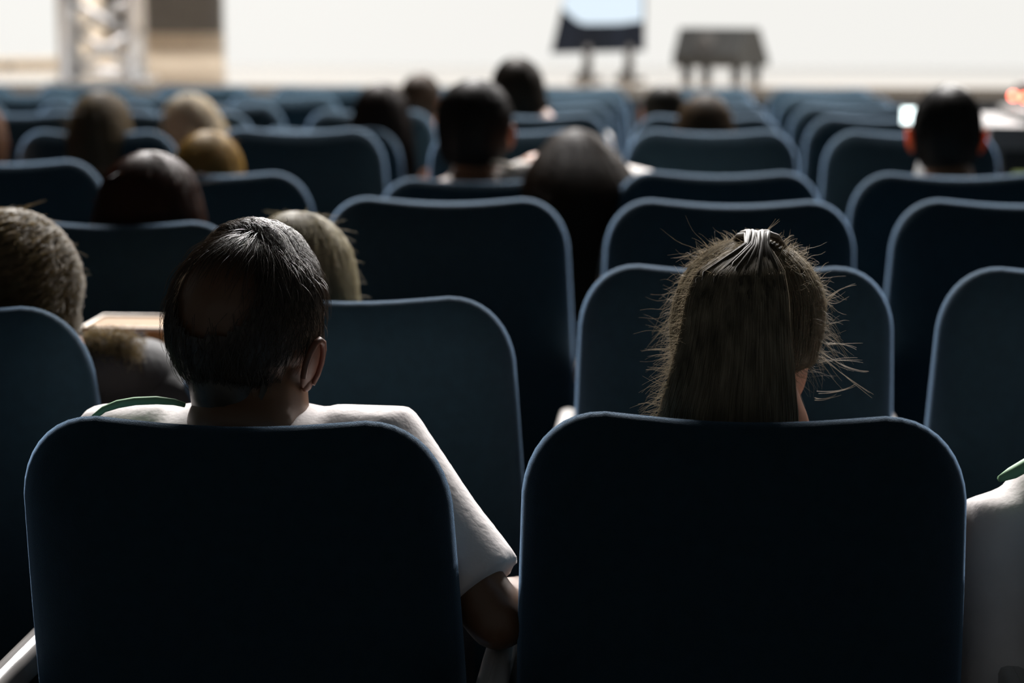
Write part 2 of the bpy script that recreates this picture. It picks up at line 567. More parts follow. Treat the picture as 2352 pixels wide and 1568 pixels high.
# measured deviations: (row, k): (X, Y, lean, dz, label)
LAB = {
 (0, -1): 'dark blue padded seat in the nearest row, holding the balding man',
 (0, 0): 'dark blue padded seat in the nearest row, holding the woman with the high ponytail',
 (0, 1): 'dark blue seat in the nearest row at the right edge, under the white sleeved arm',
 (1, -2): 'dark blue seat at the left edge, behind the curly haired person',
 (1, -1): 'dark blue seat just right of the balding man, occupied by the short blonde haired person',
 (1, 0): 'empty dark blue seat directly in front of the woman with the high ponytail',
 (1, 1): 'empty dark blue seat at the right edge, in the second row from the camera',
 (2, -2): 'dark blue seat behind the person with long reddish hair',
 (2, -1): 'empty dark blue seat, widest in view right of the short blonde hair',
 (2, 0): 'empty dark blue seat in the third row, two rows ahead of the ponytail woman',
 (2, 1): 'empty dark blue seat cut by the right edge in the third row',
 (2, -3): 'blue seat in the third row, barely in view at the left edge behind curly hair',
 (3, -3): 'empty dark blue seat left of the reddish hair, cut by the left edge',
 (3, -2): 'dark blue seat right of the reddish hair, under a head with golden lit edge',
 (3, -1): 'dark blue seat behind the person with short black hair and lit collar',
 (3, 0): 'dark blue seat in the fourth row, right of the tumbling brown hair',
 (3, 1): 'dark blue seat holding the man whose ears glow orange',
 (4, -3): 'blue seat in the fifth row behind the wavy light brown haired head',
 (4, -4): 'blue seat in the fifth row at the left edge',
 (4, -2): 'empty blue seat with wide dark back, left of the long dark haired person',
 (4, -1): 'blue seat in the fifth row, mostly hidden behind the short black haired head',
 (4, 0): 'blue seat in the fifth row holding the person with haloed hair',
 (4, 1): 'empty blue seat in the fifth row beside the glowing orange ear',
 (5, -2): 'blue seat holding the person with long straight dark hair',
 (5, 0): 'blue seat in the sixth row holding the small dark haired person',
}
DEV = {
 (0, -2): (-1.09, 2.0, 13, -.01), (0, -1): (-.485, 2.04, 12, -.012), (0, 0): (.077, 2.055, 12, 0), (0, 1): (.67, 2.08, 12, -.01),
 (1, -2): (-1.045, 2.56, 15, -.01), (1, -1): (-.47, 2.70, 15, -.01), (1, 0): (.094, 2.985, 9, 0), (1, 1): (.648, 3.0, 9, 0),
 (2, -3): (-1.57, 3.25, 12, 0), (2, -2): (-1.02, 3.42, 15, -.01), (2, -1): (-.452, 3.78, 9, 0), (2, 0): (.104, 3.78, 9, 0), (2, 1): (.663, 3.83, 9, 0),
 (3, -3): (-1.565, 4.42, 9, .005), (3, -2): (-1.08, 4.42, 12, -.02), (3, -1): (-.48, 4.68, 12, -.055), (3, 0): (.095, 4.58, 12, -.025), (3, 1): (.64, 4.5, 12, -.018),
 (4, -4): (-2.22, 5.3, 9, 0), (4, -3): (-1.68, 5.55, 12, -.015), (4, -2): (-1.045, 5.33, 9, .01),
 (5, -2): (-1.125, 6.2, 12, -.04), (6, -2): (-1.12, 7.1, 9, -.02), (6, -3): (-1.70, 7.2, 9, 0),
}
protoE, protoO = make_seat(9), make_seat(13)
protos = {}
def seat_proto(lean):
    if lean not in protos:
        protos[lean] = make_seat(lean)
        return protos[lean], True
    return protos[lean], False
for p in (protoE, protoO):
    for c in [x for x in bpy.data.objects if x.parent == p]:
        bpy.data.objects.remove(c, do_unlink=True)
    bpy.data.objects.remove(p, do_unlink=True)
for row, Y in enumerate(ROWY):
    kmin = -(2, 2, 3, 3, 4, 4, 5, 5, 6)[row]
    ks = list(range(kmin, 2))
    if row == 0: ks = [-2, -1, 0, 1]
    for k in ks:
        X, YY, lean, dz = DEV.get((row, k), (SEATX(k) - (.05 if k <= -3 and row > 4 else 0), Y, 9, 0))
        if row > 4 and (row, k) not in DEV:
            YY += random.uniform(-.03, .03); X += random.uniform(-.012, .012)
        pr, first = seat_proto(lean)
        o = pr if first else copy_tree(pr)
        o.location = (X, YY, floor_z(Y) + dz * 0)
        o.scale = (1, 1, 1 + dz)
        lab = LAB.get((row, k))
        if not lab:
            fr = len(ks) - 1 - ks.index(k)
            side = ('at the aisle end of' if fr == 0 else {1: 'second from the right end of', 2: 'third from the right end of', 3: 'fourth from the right end of', 4: 'fifth from the right end of', 5: 'sixth from the right end of', 6: 'seventh from the right end of', 7: 'eighth from the right end of'}[fr])
            lab = 'light-edged blue seat %s the %s row from the camera' % (side, ORD[row])
            if row == 0: lab = 'blue seat of the nearest row, left edge, beside the balding man'
        tag(o, lab, 'seat', 'rows of blue cinema seats')

# ------------------------------------------------------------------ people
def head_geo(b, H, s, R):
    """skull, jaw, nose, brow, lips, chin; R rotates about H. face looks to +Y"""
    T = lambda x, y, z: H + R @ (Vector((x, y, z)) * s)
    E = lambda c, r: b.ellipsoid(T(*c), (r[0] * s, r[1] * s, r[2] * s), rot=R)
    E((0, -.008, .022), (.076, .097, .088))
    E((0, .028, -.035), (.060, .064, .078))
    E((0, .048, -.085), (.036, .036, .030))       # chin
    E((0, .083, .022), (.052, .018, .014))        # brow
    b.tube([T(0, .088, .018), T(0, .104, -.014), T(0, .112, -.026)], [.008 * s, .011 * s, .014 * s], 8, rounded=True)
    E((0, .090, -.056), (.024, .010, .006)); E((0, .088, -.067), (.021, .010, .007))
    E((.036, .070, -.016), (.020, .014, .014)); E((-.036, .070, -.016), (.020, .014, .014))


def ear_geo(H, s, R, side, fl=28, es=1.0):
    b = MB()
    T = lambda x, y, z: H + R @ (Vector((x, y, z)) * s)
    c = T(side * .082, -.012, -.012)
    s = s * es
    rot = R @ Matrix.Rotation(side * math.radians(-fl), 3, 'Z') @ Matrix.Rotation(side * math.radians(8), 3, 'Y')
    b.ellipsoid(c, (.0055 * s, .018 * s, .033 * s), rot=rot, nu=14, nv=10)
    # rim
    pts = [c + rot @ Vector((side * .004 * s, math.cos(a) * .018 * s, math.sin(a) * .032 * s + .001)) for a in [math.radians(v) for v in range(-60, 211, 30)]]
    b.tube(pts, [.0045 * s] * len(pts), 6)
    b.ellipsoid(c + rot @ Vector((0, .004 * s, -.028 * s)), (.006 * s, .009 * s, .010 * s), rot=rot, nu=10, nv=6)
    return b


def hand(b, W, E, side, n=Vector((0, 0, -1)), curl=.5):
    d = (W - E).normalized()
    n = (n - d * n.dot(d)).normalized()      # palm normal
    u = d.cross(n).normalized() * side       # toward thumb
    rot = Matrix((u, d, n)).transposed()
    b.ellipsoid(W + d * .045, (.040, .052, .016), rot=rot)
    for i, (off, ln) in enumerate(((.030, .070), (.010, .078), (-.010, .072), (-.029, .056))):
        p = W + d * .085 + u * off
        pts = [p]
        a = .15
        for seg in (.45, .32, .23):
            a += curl
            p = p + (d * math.cos(a) + n * math.sin(a)) * ln * seg
            pts.append(p)
        b.tube(pts, [.0095, .009, .008, .007], 8, rounded=True)
    p0 = W + d * .02 + u * .03
    p1 = p0 + d * .03 + u * .024 + n * .01
    p2 = p1 + d * .028 + u * .004 + n * .012
    b.tube([p0, p1, p2], [.012, .011, .008], 8, rounded=True)


def remesh(o, vox, smooth=4):
    m = o.modifiers.new('remesh', 'REMESH')
    m.mode = 'VOXEL'
    m.voxel_size = vox
    m.use_smooth_shade = True
    s = o.modifiers.new('smooth', 'SMOOTH')
    s.factor = .5
    s.iterations = smooth


def ring_e(c, rx, ry, n=20, fwd=Vector((0, 1, 0)), tilt=None):
    out = []
    for j in range(n):
        a = 2 * math.pi * j / n
        p = Vector((rx * math.cos(a), ry * math.sin(a), 0))
        if tilt:
            p = tilt @ p
        out.append(Vector(c) + p)
    return out


def torso(b, P, S, wf=1.0, g=1.0, cut=2.0):
    ax = (S - P)
    T = lambda t: P + ax * t
    dat = [(-.16, .15, .10), (-.08, .175, .125), (.0, .18, .13), (.2, .168, .12), (.45, .158, .112), (.65, .170, .118), (.82, .182, .115), (.93, .178, .100), (1.0, .150, .085), (1.05, .10, .07), (1.09, .065, .06)]
    rings = []
    yawv = 0
    for t, rx, ry in dat:
        if t > cut: rx, ry, t = rx * .3, ry * .5, cut + (t - cut) * .1
        rings.append(ring_e(T(t), rx * wf * g, ry * g, 24))
    b.loft(rings)


PEOPLE = []


def person(label, seat, Hc, s=1.0, hyaw=0, htilt=0, hpitch=0, skin=None, shirt=(0.02, 0.02, 0.022), trousers=(0.02, 0.022, 0.03),
           vox=.012, S=None, wf=1.0, arms=None, sw=.175, cut=2.0, eflare=28, earsc=1.0, neckr=.056, jr=.066, jd=.045, sleeve='long', ears=True, earm=None, transl=0.0, shirt_noise=.1, detail=True):
    """seat = (X, Y, zfloor); Hc = head centre; angles in degrees"""
    skin = skin or SKIN
    X, Y, z0 = seat
    root0 = Vector((X, Y + .3, z0))
    root = empty('person', root0)
    tag(root, label, 'person', None)
    Hc = Vector(Hc)
    R = Matrix.Rotation(math.radians(-hyaw), 3, 'Z') @ Matrix.Rotation(math.radians(htilt), 3, 'Y') @ Matrix.Rotation(math.radians(-hpitch), 3, 'X')
    P = Vector((X, Y + .34, z0 + .55))
    if S is None:
        S = Vector((Hc.x * .7 + X * .3, Y + .19, Hc.z - .235 * s))
    S = Vector(S)
    body = MB()
    head_geo(body, Hc, s, R)
    body.tube([S + Vector((0, -.01, -.03)), S.lerp(Hc, .35) + Vector((0, -.005, 0)), Hc + R @ Vector((0, -.022, -.06)) * s], [(.012 if cut > 1 else .004) + neckr * s, neckr * s, neckr * s], 14)
    torso(body, P, S, wf, cut=cut)
    if cut < 1:
        body.ellipsoid(S + Vector((.0, -.035, .0)), (.068, .062, .050))
    sh, sl = MB(), []
    torso(sh, P, S, wf, 1.07, cut=min(cut, 1.06))
    if cut < 1:
        sh.ellipsoid(S + Vector((0, 0, -.026)), (.15, .095, .044))
    for side in (-1, 1):
        J = S + Vector((side * sw * wf, 0, -jd))
        a = (arms or {}).get(side, {})
        El = Vector(a.get('elbow', J + Vector((side * .06, .08, -.27))))
        Wr = Vector(a.get('wrist', (X + side * .12, Y + .62, z0 + .66)))
        body.tube([J + Vector((-side * .03, 0, .0)), J.lerp(El, .45), El], [.052, .045, .037], 12, rounded=True)
        body.tube([El, El.lerp(Wr, .35), Wr], [.038, .040, .025], 12, rounded=True)
        hand(body, Wr, El, -side, Vector(a.get('palm', (0, 0, -1))), a.get('curl', .35))
        sh.tube([J + Vector((-side * .05, 0, .0)), J, J.lerp(El, .5), J.lerp(El, .84 if sleeve == 'short' else 1.0)], [.062, jr, .063 if sleeve == 'short' else .054, .064 if sleeve == 'short' else .048], 14)
        if sleeve == 'long':
            sh.tube([El, El.lerp(Wr, .5), El.lerp(Wr, .93)], [.047, .045, .036], 12, rounded=True)
    for side in (-1, 1):
        hip = Vector((X + side * .09, Y + .36, z0 + .54))
        kn = Vector((X + side * .13, Y + .76, z0 + .50))
        an = Vector((X + side * .13, Y + .72, z0 + .09))
        body.tube([kn, kn.lerp(an, .35), an], [.055, .055, .036], 12, rounded=True)
    o = body.build('body', skin, root, origin=root0)
    remesh(o, vox)
    fab = mat('fabric_%s' % '_'.join('%.2f' % c for c in shirt) + ('t' if transl else ''), shirt, .85, sheen=.3, noise=shirt_noise, nscale=12, bump=.3, bscale=120, transl=transl)
    o = sh.build('shirt', fab, root, origin=root0)
    remesh(o, max(vox, .009), 5)
    tro = MB()
    tro.ellipsoid((X, Y + .34, z0 + .54), (.19, .13, .10))
    for side in (-1, 1):
        hip = Vector((X + side * .09, Y + .36, z0 + .54))
        kn = Vector((X + side * .13, Y + .76, z0 + .50))
        an = Vector((X + side * .13, Y + .72, z0 + .12))
        tro.tube([hip, hip.lerp(kn, .5), kn], [.090, .080, .066], 12, rounded=True)
        tro.tube([kn, kn.lerp(an, .4), an], [.066, .066, .055], 12, rounded=True)
    o = tro.build('trousers', mat('trouser_%.2f_%.2f_%.2f' % trousers, trousers, .8), root, origin=root0)
    remesh(o, max(vox, .012), 4)
    for side in (-1, 1):
        shoe = MB()
        f0 = Vector((X + side * .13, Y + .70, z0 + .045))
        shoe.loft([[f0 + Vector((w * math.cos(a), yy, .9 * hgt * math.sin(a) + (hgt - .045))) if False else f0 + Vector((w * math.cos(a), yy, max(-.044, hgt * math.sin(a)))) for a in (2 * math.pi * j / 14 for j in range(14))]
                   for yy, w, hgt in ((-.05, .02, .03), (-.035, .036, .05), (.02, .042, .058), (.10, .046, .045), (.17, .046, .034), (.215, .034, .024), (.225, .012, .012))])
        shoe.build('shoe', mat('shoe_black', (.02, .02, .02), .5), root, origin=root0)
    if ears:
        for side in (-1, 1):
            ear_geo(Hc, s, R, side, eflare, earsc).build('ear', earm or EARM, root, origin=root0)
    if detail:
        for side in (-1, 1):
            e = MB(); e.ellipsoid(Hc + R @ (Vector((side * .032, .079, -.002)) * s), (.012 * s,) * 3, nu=10, nv=8)
            e.build('eye', EYE, root, origin=root0)
    root['_'] = 0
    del root['_']
    PEOPLE.append(root)
    return root, root0, Hc, R, S


# --- hair: a loft of rings (z, cx, cy, rx, ryf, ryb) around the head centre + strands that follow it
def ring_pt(ring, a, k=1.0):
    z, cx, cy, rx, ryf, ryb = ring
    ry = ryf if math.sin(a) > 0 else ryb
    return Vector((cx + rx * k * math.cos(a), cy + ry * k * math.sin(a), z))


def interp(rings, t):
    t = max(0, min(.9999, t)) * (len(rings) - 1)
    i = int(t); f = t - i
    return tuple(a + (b_ - a) * f for a, b_ in zip(rings[i], rings[i + 1]))


def strand(b, pts, r):
    """thin three sided tapering hair"""
    n = len(pts)
    vs, fs = [], []
    for i, p in enumerate(pts):
        t = (pts[min(i + 1, n - 1)] - pts[max(i - 1, 0)])
        if t.length < 1e-9: t = Vector((0, 0, 1))
        t.normalize()
        u = t.orthogonal().normalized() if i == 0 else (uu - t * uu.dot(t)).normalized()
        uu = u
        w = t.cross(u)
        rr = r * (1 - .75 * i / (n - 1))
        for k in range(3):
            a = 2.0944 * k
            vs.append(p + (u * math.cos(a) + w * math.sin(a)) * rr)
    for i in range(n - 1):
        for k in range(3):
            k2 = (k + 1) % 3
            fs.append((i * 3 + k, i * 3 + k2, i * 3 + 3 + k2, i * 3 + 3 + k))
    b.add(vs, fs)


def hair(root, root0, Hc, R, s, rings, m, n=500, frizz=40, r=.0006, wave=0.0, wavef=3, out=.004, flen=.04, a_range=(0, 2 * math.pi), k0=.97, seg=9, tspan=(0, 1), massk=.98, lump=.0, frange=None, frup=.5, mass=True):
    b = MB()
    X = lambda p: Hc + R @ (p * s)
    if mass:
        N = 40
        rr = []
        M = 14
        for i in range(M + 1):
            rg = interp(rings, i / M)
            rr.append([X(ring_pt(rg, 2 * math.pi * j / N, massk * (1 + lump * math.sin(j * 1.7 + i * .9) * math.sin(i * 2.1 + j * .6)))) for j in range(N)])
        b.loft(rr)
    for q in range(n):
        a = random.uniform(*a_range)
        t0 = random.uniform(tspan[0], tspan[0] + .35 * (tspan[1] - tspan[0])) if random.random() < .7 else random.uniform(*tspan)
        t1 = min(tspan[1], t0 + random.uniform(.35, 1.0))
        if t1 - t0 < .08: t0 = t1 - .15
        kk = random.uniform(k0, 1.0 + out * 4)
        ph = random.uniform(0, 6.28)
        pts = []
        da = random.uniform(-.25, .25)
        lo = random.uniform(-1, 1)
        for i in range(seg):
            f = i / (seg - 1)
            t = t0 + (t1 - t0) * f
            aa = a + da * f
            p = ring_pt(interp(rings, t), aa, kk + out * 3 * f * f * abs(lo))
            if wave:
                p += Vector((math.cos(aa), math.sin(aa), 0)) * wave * math.sin(f * wavef * 6.28 + ph) + Vector((-math.sin(aa), math.cos(aa), 0)) * wave * math.cos(f * wavef * 6.28 + ph)
            pts.append(X(p))
        strand(b, pts, r * random.uniform(.7, 1.4))
    for q in range(frizz):
        a = random.uniform(*(frange or a_range))
        t = random.uniform(.02, .95)
        rg = interp(rings, t)
        p = ring_pt(rg, a, 1.0)
        nrm = Vector((math.cos(a), math.sin(a), frup * (1 - 1.6 * t))).normalized()
        d = nrm + Vector((random.uniform(-.6, .6), random.uniform(-.6, .6), random.uniform(-.9, .3)))
        d.normalize()
        L_ = flen * random.uniform(.3, 1.2)
        bend = Vector((random.uniform(-1, 1), random.uniform(-1, 1), random.uniform(-1.2, .2))) * .5
        pts = []
        for i in range(7):
            f = i / 6
            pts.append(X(p + d * L_ * f + bend * L_ * f * f))
        strand(b, pts, r * .6)
    return b.build('hair', m, root, origin=root0)


# ring sets (head units; head centre at 0, crown at +.11). long axis y
def dome(top, cz, rx, f, bk, cy=-.010):
    out = []
    for e in (6, 20, 35, 50, 66, 82):
        e = math.radians(e)
        out.append((cz + (top - cz) * math.cos(e), 0, cy, rx * math.sin(e), f * math.sin(e), bk * math.sin(e)))
    return out


CAP = [*dome(.118, .03, .083, .085, .102),
       (.010, 0, -.014, .084, .062, .104), (-.025, 0, -.018, .080, .040, .096), (-.055, 0, -.024, .070, .015, .080), (-.075, 0, -.03, .058, .005, .062)]
BOB = [*dome(.122, .025, .093, .088, .110),
       (.0, 0, -.016, .097, .060, .112), (-.045, 0, -.022, .098, .045, .108), (-.09, 0, -.03, .097, .035, .098), (-.125, 0, -.035, .088, .03, .085)]
LONG = [*dome(.122, .025, .091, .088, .110),
        (.0, 0, -.016, .101, .060, .112), (-.045, 0, -.022, .107, .045, .108), (-.09, 0, -.03, .114, .035, .098), (-.14, 0, -.04, .120, .03, .085), (-.20, 0, -.045, .120, .025, .070), (-.26, 0, -.05, .105, .02, .055)]


def scaled(rings, kx=1, kz=1, ky=1):
    return [(z * kz, cx, cy, rx * kx, f * ky, bk * ky) for z, cx, cy, rx, f, bk in rings]


def seat_of(row, k):
    X, YY, lean, dz = DEV.get((row, k), (SEATX(k), ROWY[row], 9, 0))
    return (X, YY, floor_z(ROWY[row]))


def head_at(x, ytop, d, s=1.0, top=.118):
    p = at(x, ytop - (9 if d > 4 else 0), d)
    return Vector((p.x, p.y, p.z - top * s))


# 1 balding man
sm = 1.10
H = head_at(567, 527, 2.31, sm, .116)
root, r0, Hc, R, S = person('person with a bald patch, dark hair and white T-shirt, nearest row at left', seat_of(0, -1), H, sm, hyaw=16, htilt=8, hpitch=2, sw=.150, cut=.93, eflare=6, earsc=.86, neckr=.066, jr=.074,
    skin=mat('skin_deep', (.14, .068, .034), .42, sss=.1), shirt=(.80, .74, .725), transl=.10, vox=.007, S=(-.503, 2.25, .907), wf=1.0, sleeve='short', earm=EARM,
    arms={1: dict(elbow=at(1142, 1420, 2.26), wrist=at(1185, 1330, 2.26) + Vector((-.01, .26, -.10))), -1: dict(elbow=(-.71, 2.30, .70), wrist=(-.66, 2.52, .70))})
manhair = mat('hair_dark_brown', (0.070, 0.052, 0.038), .40, spec=.6, noise=.35, nscale=90, transl=.3, transl_col=(.16, .12, .08))
b = MB()
X_ = lambda p: Hc + R @ (p * sm)
patch = (R.inverted() @ Vector((-.20, -.80, .50))).normalized()
def skull(a, e, k=1.0):   # a azimuth, e polar from crown
    return Vector((.079 * k * math.sin(e) * math.cos(a), -.009 + .100 * k * math.sin(e) * math.sin(a), .022 + .091 * k * math.cos(e)))
def bald(p, deg=34):
    q = (p - Vector((0, -.008, .022))); q.normalize()
    return q.dot(patch) > math.cos(math.radians(deg))
# scalp hair under-layer: short cap around the bald patch
Nn, Mm = 72, 34
vs, idx, fs = [], {}, []
for i in range(Mm + 1):
    e = .02 + 2.35 * i / Mm
    for j in range(Nn):
        a = 2 * math.pi * j / Nn
        vs.append(skull(a, e, 1.018 + .006 * math.sin(j * 2.3) * math.sin(i * 1.7)))
for i in range(Mm):
    for j in range(Nn):
        a = 2 * math.pi * (j + .5) / Nn; e = .02 + 2.35 * (i + .5) / Mm
        p = skull(a, e)
        face = math.sin(a) > .25 and e > 1.05
        earz = abs(math.cos(a)) > .93 and e > 1.72
        nape = e > 1.95 and math.sin(a) > -.6
        if bald(p) or face or earz or nape: continue
        fs.append((i * Nn + j, i * Nn + (j + 1) % Nn, (i + 1) * Nn + (j + 1) % Nn, (i + 1) * Nn + j))
used = sorted({v for f in fs for v in f}); remap = {v: i for i, v in enumerate(used)}
b.add([X_(vs[v]) for v in used], [tuple(remap[v] for v in f) for f in fs])
for q in range(5200):
    a = random.uniform(0, 2 * math.pi); e = random.uniform(.0, 2.2)
    p = skull(a, e)
    if (math.sin(a) > .25 and e > 1.0) or bald(p, random.uniform(20, 34)) or (abs(math.cos(a)) > .93 and e > 1.75): continue
    L_ = random.uniform(.5, 1.0) * (.55 if e < 1.0 else .42) * (1.25 if math.sin(a) < -.5 else 1)
    da = random.uniform(-.25, .25); lift = random.uniform(.0, .035) if random.random() < .85 else random.uniform(.03, .10)
    pts = [X_(skull(a + da * f, e + L_ * f, 1.02 + lift * math.sin(f * 2.2) + .012 * f)) for f in [i / 6 for i in range(7)]]
    strand(b, pts, .00042)
b.tube([Hc + R @ (Vector((.004, -.050, -.035)) * sm), Hc + R @ (Vector((.006, -.044, -.080)) * sm), S + Vector((-.002, -.026, .045)), S + Vector((-.004, -.022, .005))], [.046, .053, .056, .050], 18, rounded=True)
# comb-over strands sweeping across the front of the crown, standing up a little
for q in range(1500):
    yy = random.uniform(-.02, .075); x0 = random.uniform(-.075, .0); ln = random.uniform(.04, .07)
    up = random.uniform(.0, .014)
    pts = []
    for i in range(9):
        f = i / 8
        x = min(x0 + ln * f, .074); y = yy - .015 * f + .01 * math.sin(f * 3)
        zz = 1 - (x / .080) ** 2 - ((y + .008) / .102) ** 2
        z = .022 + .092 * math.sqrt(max(zz, .0)) + .003 + up * math.sin(f * math.pi)
        pts.append(X_(Vector((x, y, z))))
    strand(b, pts, .0005)
for q in range(70):   # stray tufts
    x = random.gauss(.006, .016); y = random.uniform(.0, .06)
    z = .022 + .092 * math.sqrt(max(0, 1 - (x / .08) ** 2 - (y / .102) ** 2))
    dx = random.uniform(-.5, .7)
    pts = [X_(Vector((x + dx * .02 * f + .004 * math.sin(f * 9), y, z + .019 * f * (1.2 - abs(dx))))) for f in [i / 6 for i in range(7)]]
    strand(b, pts, .0004)
b.build('hair', manhair, root, origin=r0)
GRN = mat('green_piping', (.30, .55, .30), .7)
SHW = mat('collar_white', (.8, .78, .75), .8, transl=.1)
b = MB()
b.tube([at(205, 966, 2.275), at(238, 940, 2.275), at(270, 928, 2.275), at(310, 921, 2.275), at(360, 919, 2.275), at(400, 923, 2.275), at(425, 930, 2.28)], [.003, .004, .005, .005, .005, .004, .003], 8)
b.build('green_shoulder_piping', GRN, root, origin=r0)

# 2 ponytail woman
sp2 = 1.0
H = head_at(1733, 545, 2.33, sp2, .118)
H.y += 0.0
root, r0, Hc, R, S = person('person with a long ash blonde high ponytail, seated in the nearest row right of centre', seat_of(0, 0), H, sp2, hyaw=24, hpitch=3,
    shirt=(.03, .03, .035), vox=.008, S=(.108, 2.28, .84), ears=False, neckr=.060)
pony = hairmat('hair_ash_blonde', (0.36, 0.30, 0.215), .45, .36, .55, stretch=(1, 1, .05), tc=(.60, .55, .46))
CAPP = [*dome(.118, .03, .087, .085, .100),
        (.010, 0, -.014, .088, .060, .102), (-.025, 0, -.018, .084, .030, .095), (-.045, -.012, -.024, .058, .0, .078), (-.062, -.016, -.03, .045, -.01, .058)]
hair(root, r0, Hc, R, sp2, CAPP, pony, n=2600, frizz=0, r=.00045, out=.010, k0=.985)
# frizz halo at both sides
b = MB()
Xp = lambda p: Hc + R @ (p * sp2)
for q in range(1500):
    side = -1 if random.random() < .5 else 1
    t = random.uniform(.12, .95)
    a = random.gauss(math.pi if side < 0 else 0, .55)
    rg = interp(CAPP, t)
    p = ring_pt(rg, a, 1.0)
    big = random.random()
    L_ = (.006 + .013 * random.random()) * (1 + .6 * (t > .55)) if big < .95 else random.uniform(.025, .05)
    d = Vector((math.cos(a) * 1.0, random.uniform(-.5, .5), random.uniform(-.9, .45) if t > .3 else random.uniform(-.3, .9))).normalized()
    bend = Vector((random.uniform(-.5, .5), random.uniform(-.5, .5), random.uniform(-.9, .5)))
    ph = random.uniform(0, 6)
    pts = [Xp(p + d * L_ * f + bend * L_ * 1.1 * f * f + Vector((0, 0, .0016 * math.sin(f * 8 + ph)))) for f in [i / 7 for i in range(8)]]
    strand(b, pts, .00024)
for q in range(90):
    x = random.gauss(.0, .03); L_ = random.uniform(.006, .022)
    p = Vector((x, random.uniform(-.04, .03), .118 - x * x * 6)); dx = random.uniform(-1, 1)
    pts = [Xp(p + Vector((dx * L_ * f, 0, L_ * .9 * f - L_ * .4 * f * f))) for f in [i / 6 for i in range(7)]]
    strand(b, pts, .0003)
# long loose wisps at the right side
for (x0, y0, x1, y1, x2, y2) in ((1880, 800, 1940, 850, 1995, 858), (1885, 815, 1950, 870, 2000, 910), (1890, 700, 1920, 660, 1965, 655), (1900, 790, 1940, 790, 1975, 795),
                                 (1880, 900, 1930, 905, 1970, 880), (1870, 915, 1900, 920, 1925, 900), (1885, 830, 1930, 822, 1975, 826), (1750, 535, 1770, 525, 1785, 508), (1600, 580, 1570, 590, 1545, 600), (1540, 800, 1500, 802, 1472, 806), (1560, 840, 1520, 846, 1490, 848)):
    for w in range(3):
        jit = lambda: random.uniform(-4, 4)
        P0, P1, P2 = at(x0 + jit(), y0 + jit(), 2.32), at(x1 + jit(), y1 + jit(), 2.31), at(x2 + jit() * 2, y2 + jit() * 2, 2.30)
        pts = [P0 * (1 - f) ** 2 + P1 * 2 * f * (1 - f) + P2 * f * f for f in [i / 10 for i in range(11)]]
        strand(b, pts, .00032)
b.build('flyaway_hair', pony, root, origin=r0)
# ponytail
cl = [(1740, 562, 2.262, 8), (1739, 556, 2.248, 20), (1722, 580, 2.236, 56), (1702, 620, 2.212, 98), (1694, 680, 2.200, 116), (1690, 760, 2.194, 124), (1683, 840, 2.192, 137), (1676, 900, 2.192, 148), (1671, 955, 2.195, 158), (1668, 1040, 2.20, 165), (1668, 1120, 2.205, 150), (1668, 1180, 2.21, 110)]
tail = MB()
rings = []
tl = []
for (x, y, d, w) in cl:
    c = at(x, y, d); rw = w / F_PX * d
    tl.append((c, rw, min(.030, .010 + rw * .28)))
def tailpt(t, a, k=1.0, kx=None):
    t = max(0, min(.9999, t)) * (len(tl) - 1); i = int(t); f = t - i
    c = tl[i][0].lerp(tl[i + 1][0], f); rw = tl[i][1] * (1 - f) + tl[i + 1][1] * f; th = tl[i][2] * (1 - f) + tl[i + 1][2] * f
    return c + RIGHT * rw * math.cos(a) * k + Vector((0, 1, .12)) * th * math.sin(a) * k
N = 48
phs = [random.uniform(0, 6) for _ in range(8)]
for i in range(41):
    t = i / 40
    ring = []
    for j in range(N):
        a = 2 * math.pi * j / N
        lump = .93 + .05 * math.sin(a * 9 + phs[0]) * (1 - .3 * t) + .035 * math.sin(a * 17 + phs[1] + 1.2 * t)
        ring.append(tailpt(t, a, lump))
    rings.append(ring)
tail.loft(rings)
for q in range(4200):
    a = random.uniform(math.pi, 2 * math.pi) if random.random() < .75 else random.uniform(0, math.pi)
    t0 = random.uniform(0, .5) if random.random() < .8 else random.uniform(0, .85); t1 = min(1, t0 + random.uniform(.3, 1))
    k = random.uniform(.90, 1.03); da = random.gauss(0, .07); ph = random.uniform(0, 6)
    pts = [tailpt(t0 + (t1 - t0) * f, a + da * f + .012 * math.sin(6 * f + ph), k) for f in [i / 11 for i in range(12)]]
    strand(tail, pts, random.uniform(.0003, .0007))
for q in range(420):   # fuzz along the outer left edge of the tail
    t = random.uniform(.1, .8); a = math.pi + random.gauss(0, .3)
    p = tailpt(t, a); L_ = random.uniform(.008, .028) * (.6 + t)
    d = (RIGHT * -1 + Vector((0, random.uniform(-.3, .5), random.uniform(-.9, .5)))).normalized()
    bend = Vector((random.uniform(-.3, .5), 0, random.uniform(-.9, .3)))
    strand(tail, [p + d * L_ * f + bend * L_ * f * f * .7 for f in [i / 7 for i in range(8)]], .0003)
to = tail.build('ponytail', pony, root, origin=r0)
tie = MB()
c0 = tl[1][0] + Vector((0, .004, .0))
for q in range(13):   # locks gathered over the tie
    f0 = (q + .5) / 13 * 2 - 1
    a = math.pi * 1.5 + f0 * 1.35
    P0 = Xp(Vector((f0 * .040 + .002, .012 - abs(f0) * .01, .116 - f0 * f0 * .012)))
    P1 = c0 + RIGHT * f0 * .014 + Vector((0, .006, .009 + random.uniform(-.003, .003)))
    te = random.uniform(.2, .5)
    P2 = tailpt(.10, a, 1.04); P3 = tailpt(.10 + te * .5, a, 1.0); P4 = tailpt(.10 + te, a, .90)
    tie.tube([P0, P0.lerp(P1, .55) + Vector((0, 0, .005)), P1, P2, P3, P4], [.0016, .0030, .0030, .0030, .0024, .0008], 8)
tie.build('gathered_locks', hairmat('hair_ash_dark', (.10, .082, .058), .25), to, origin=(0, 0, 0), xf=Matrix.Translation(-r0))
tie = MB()
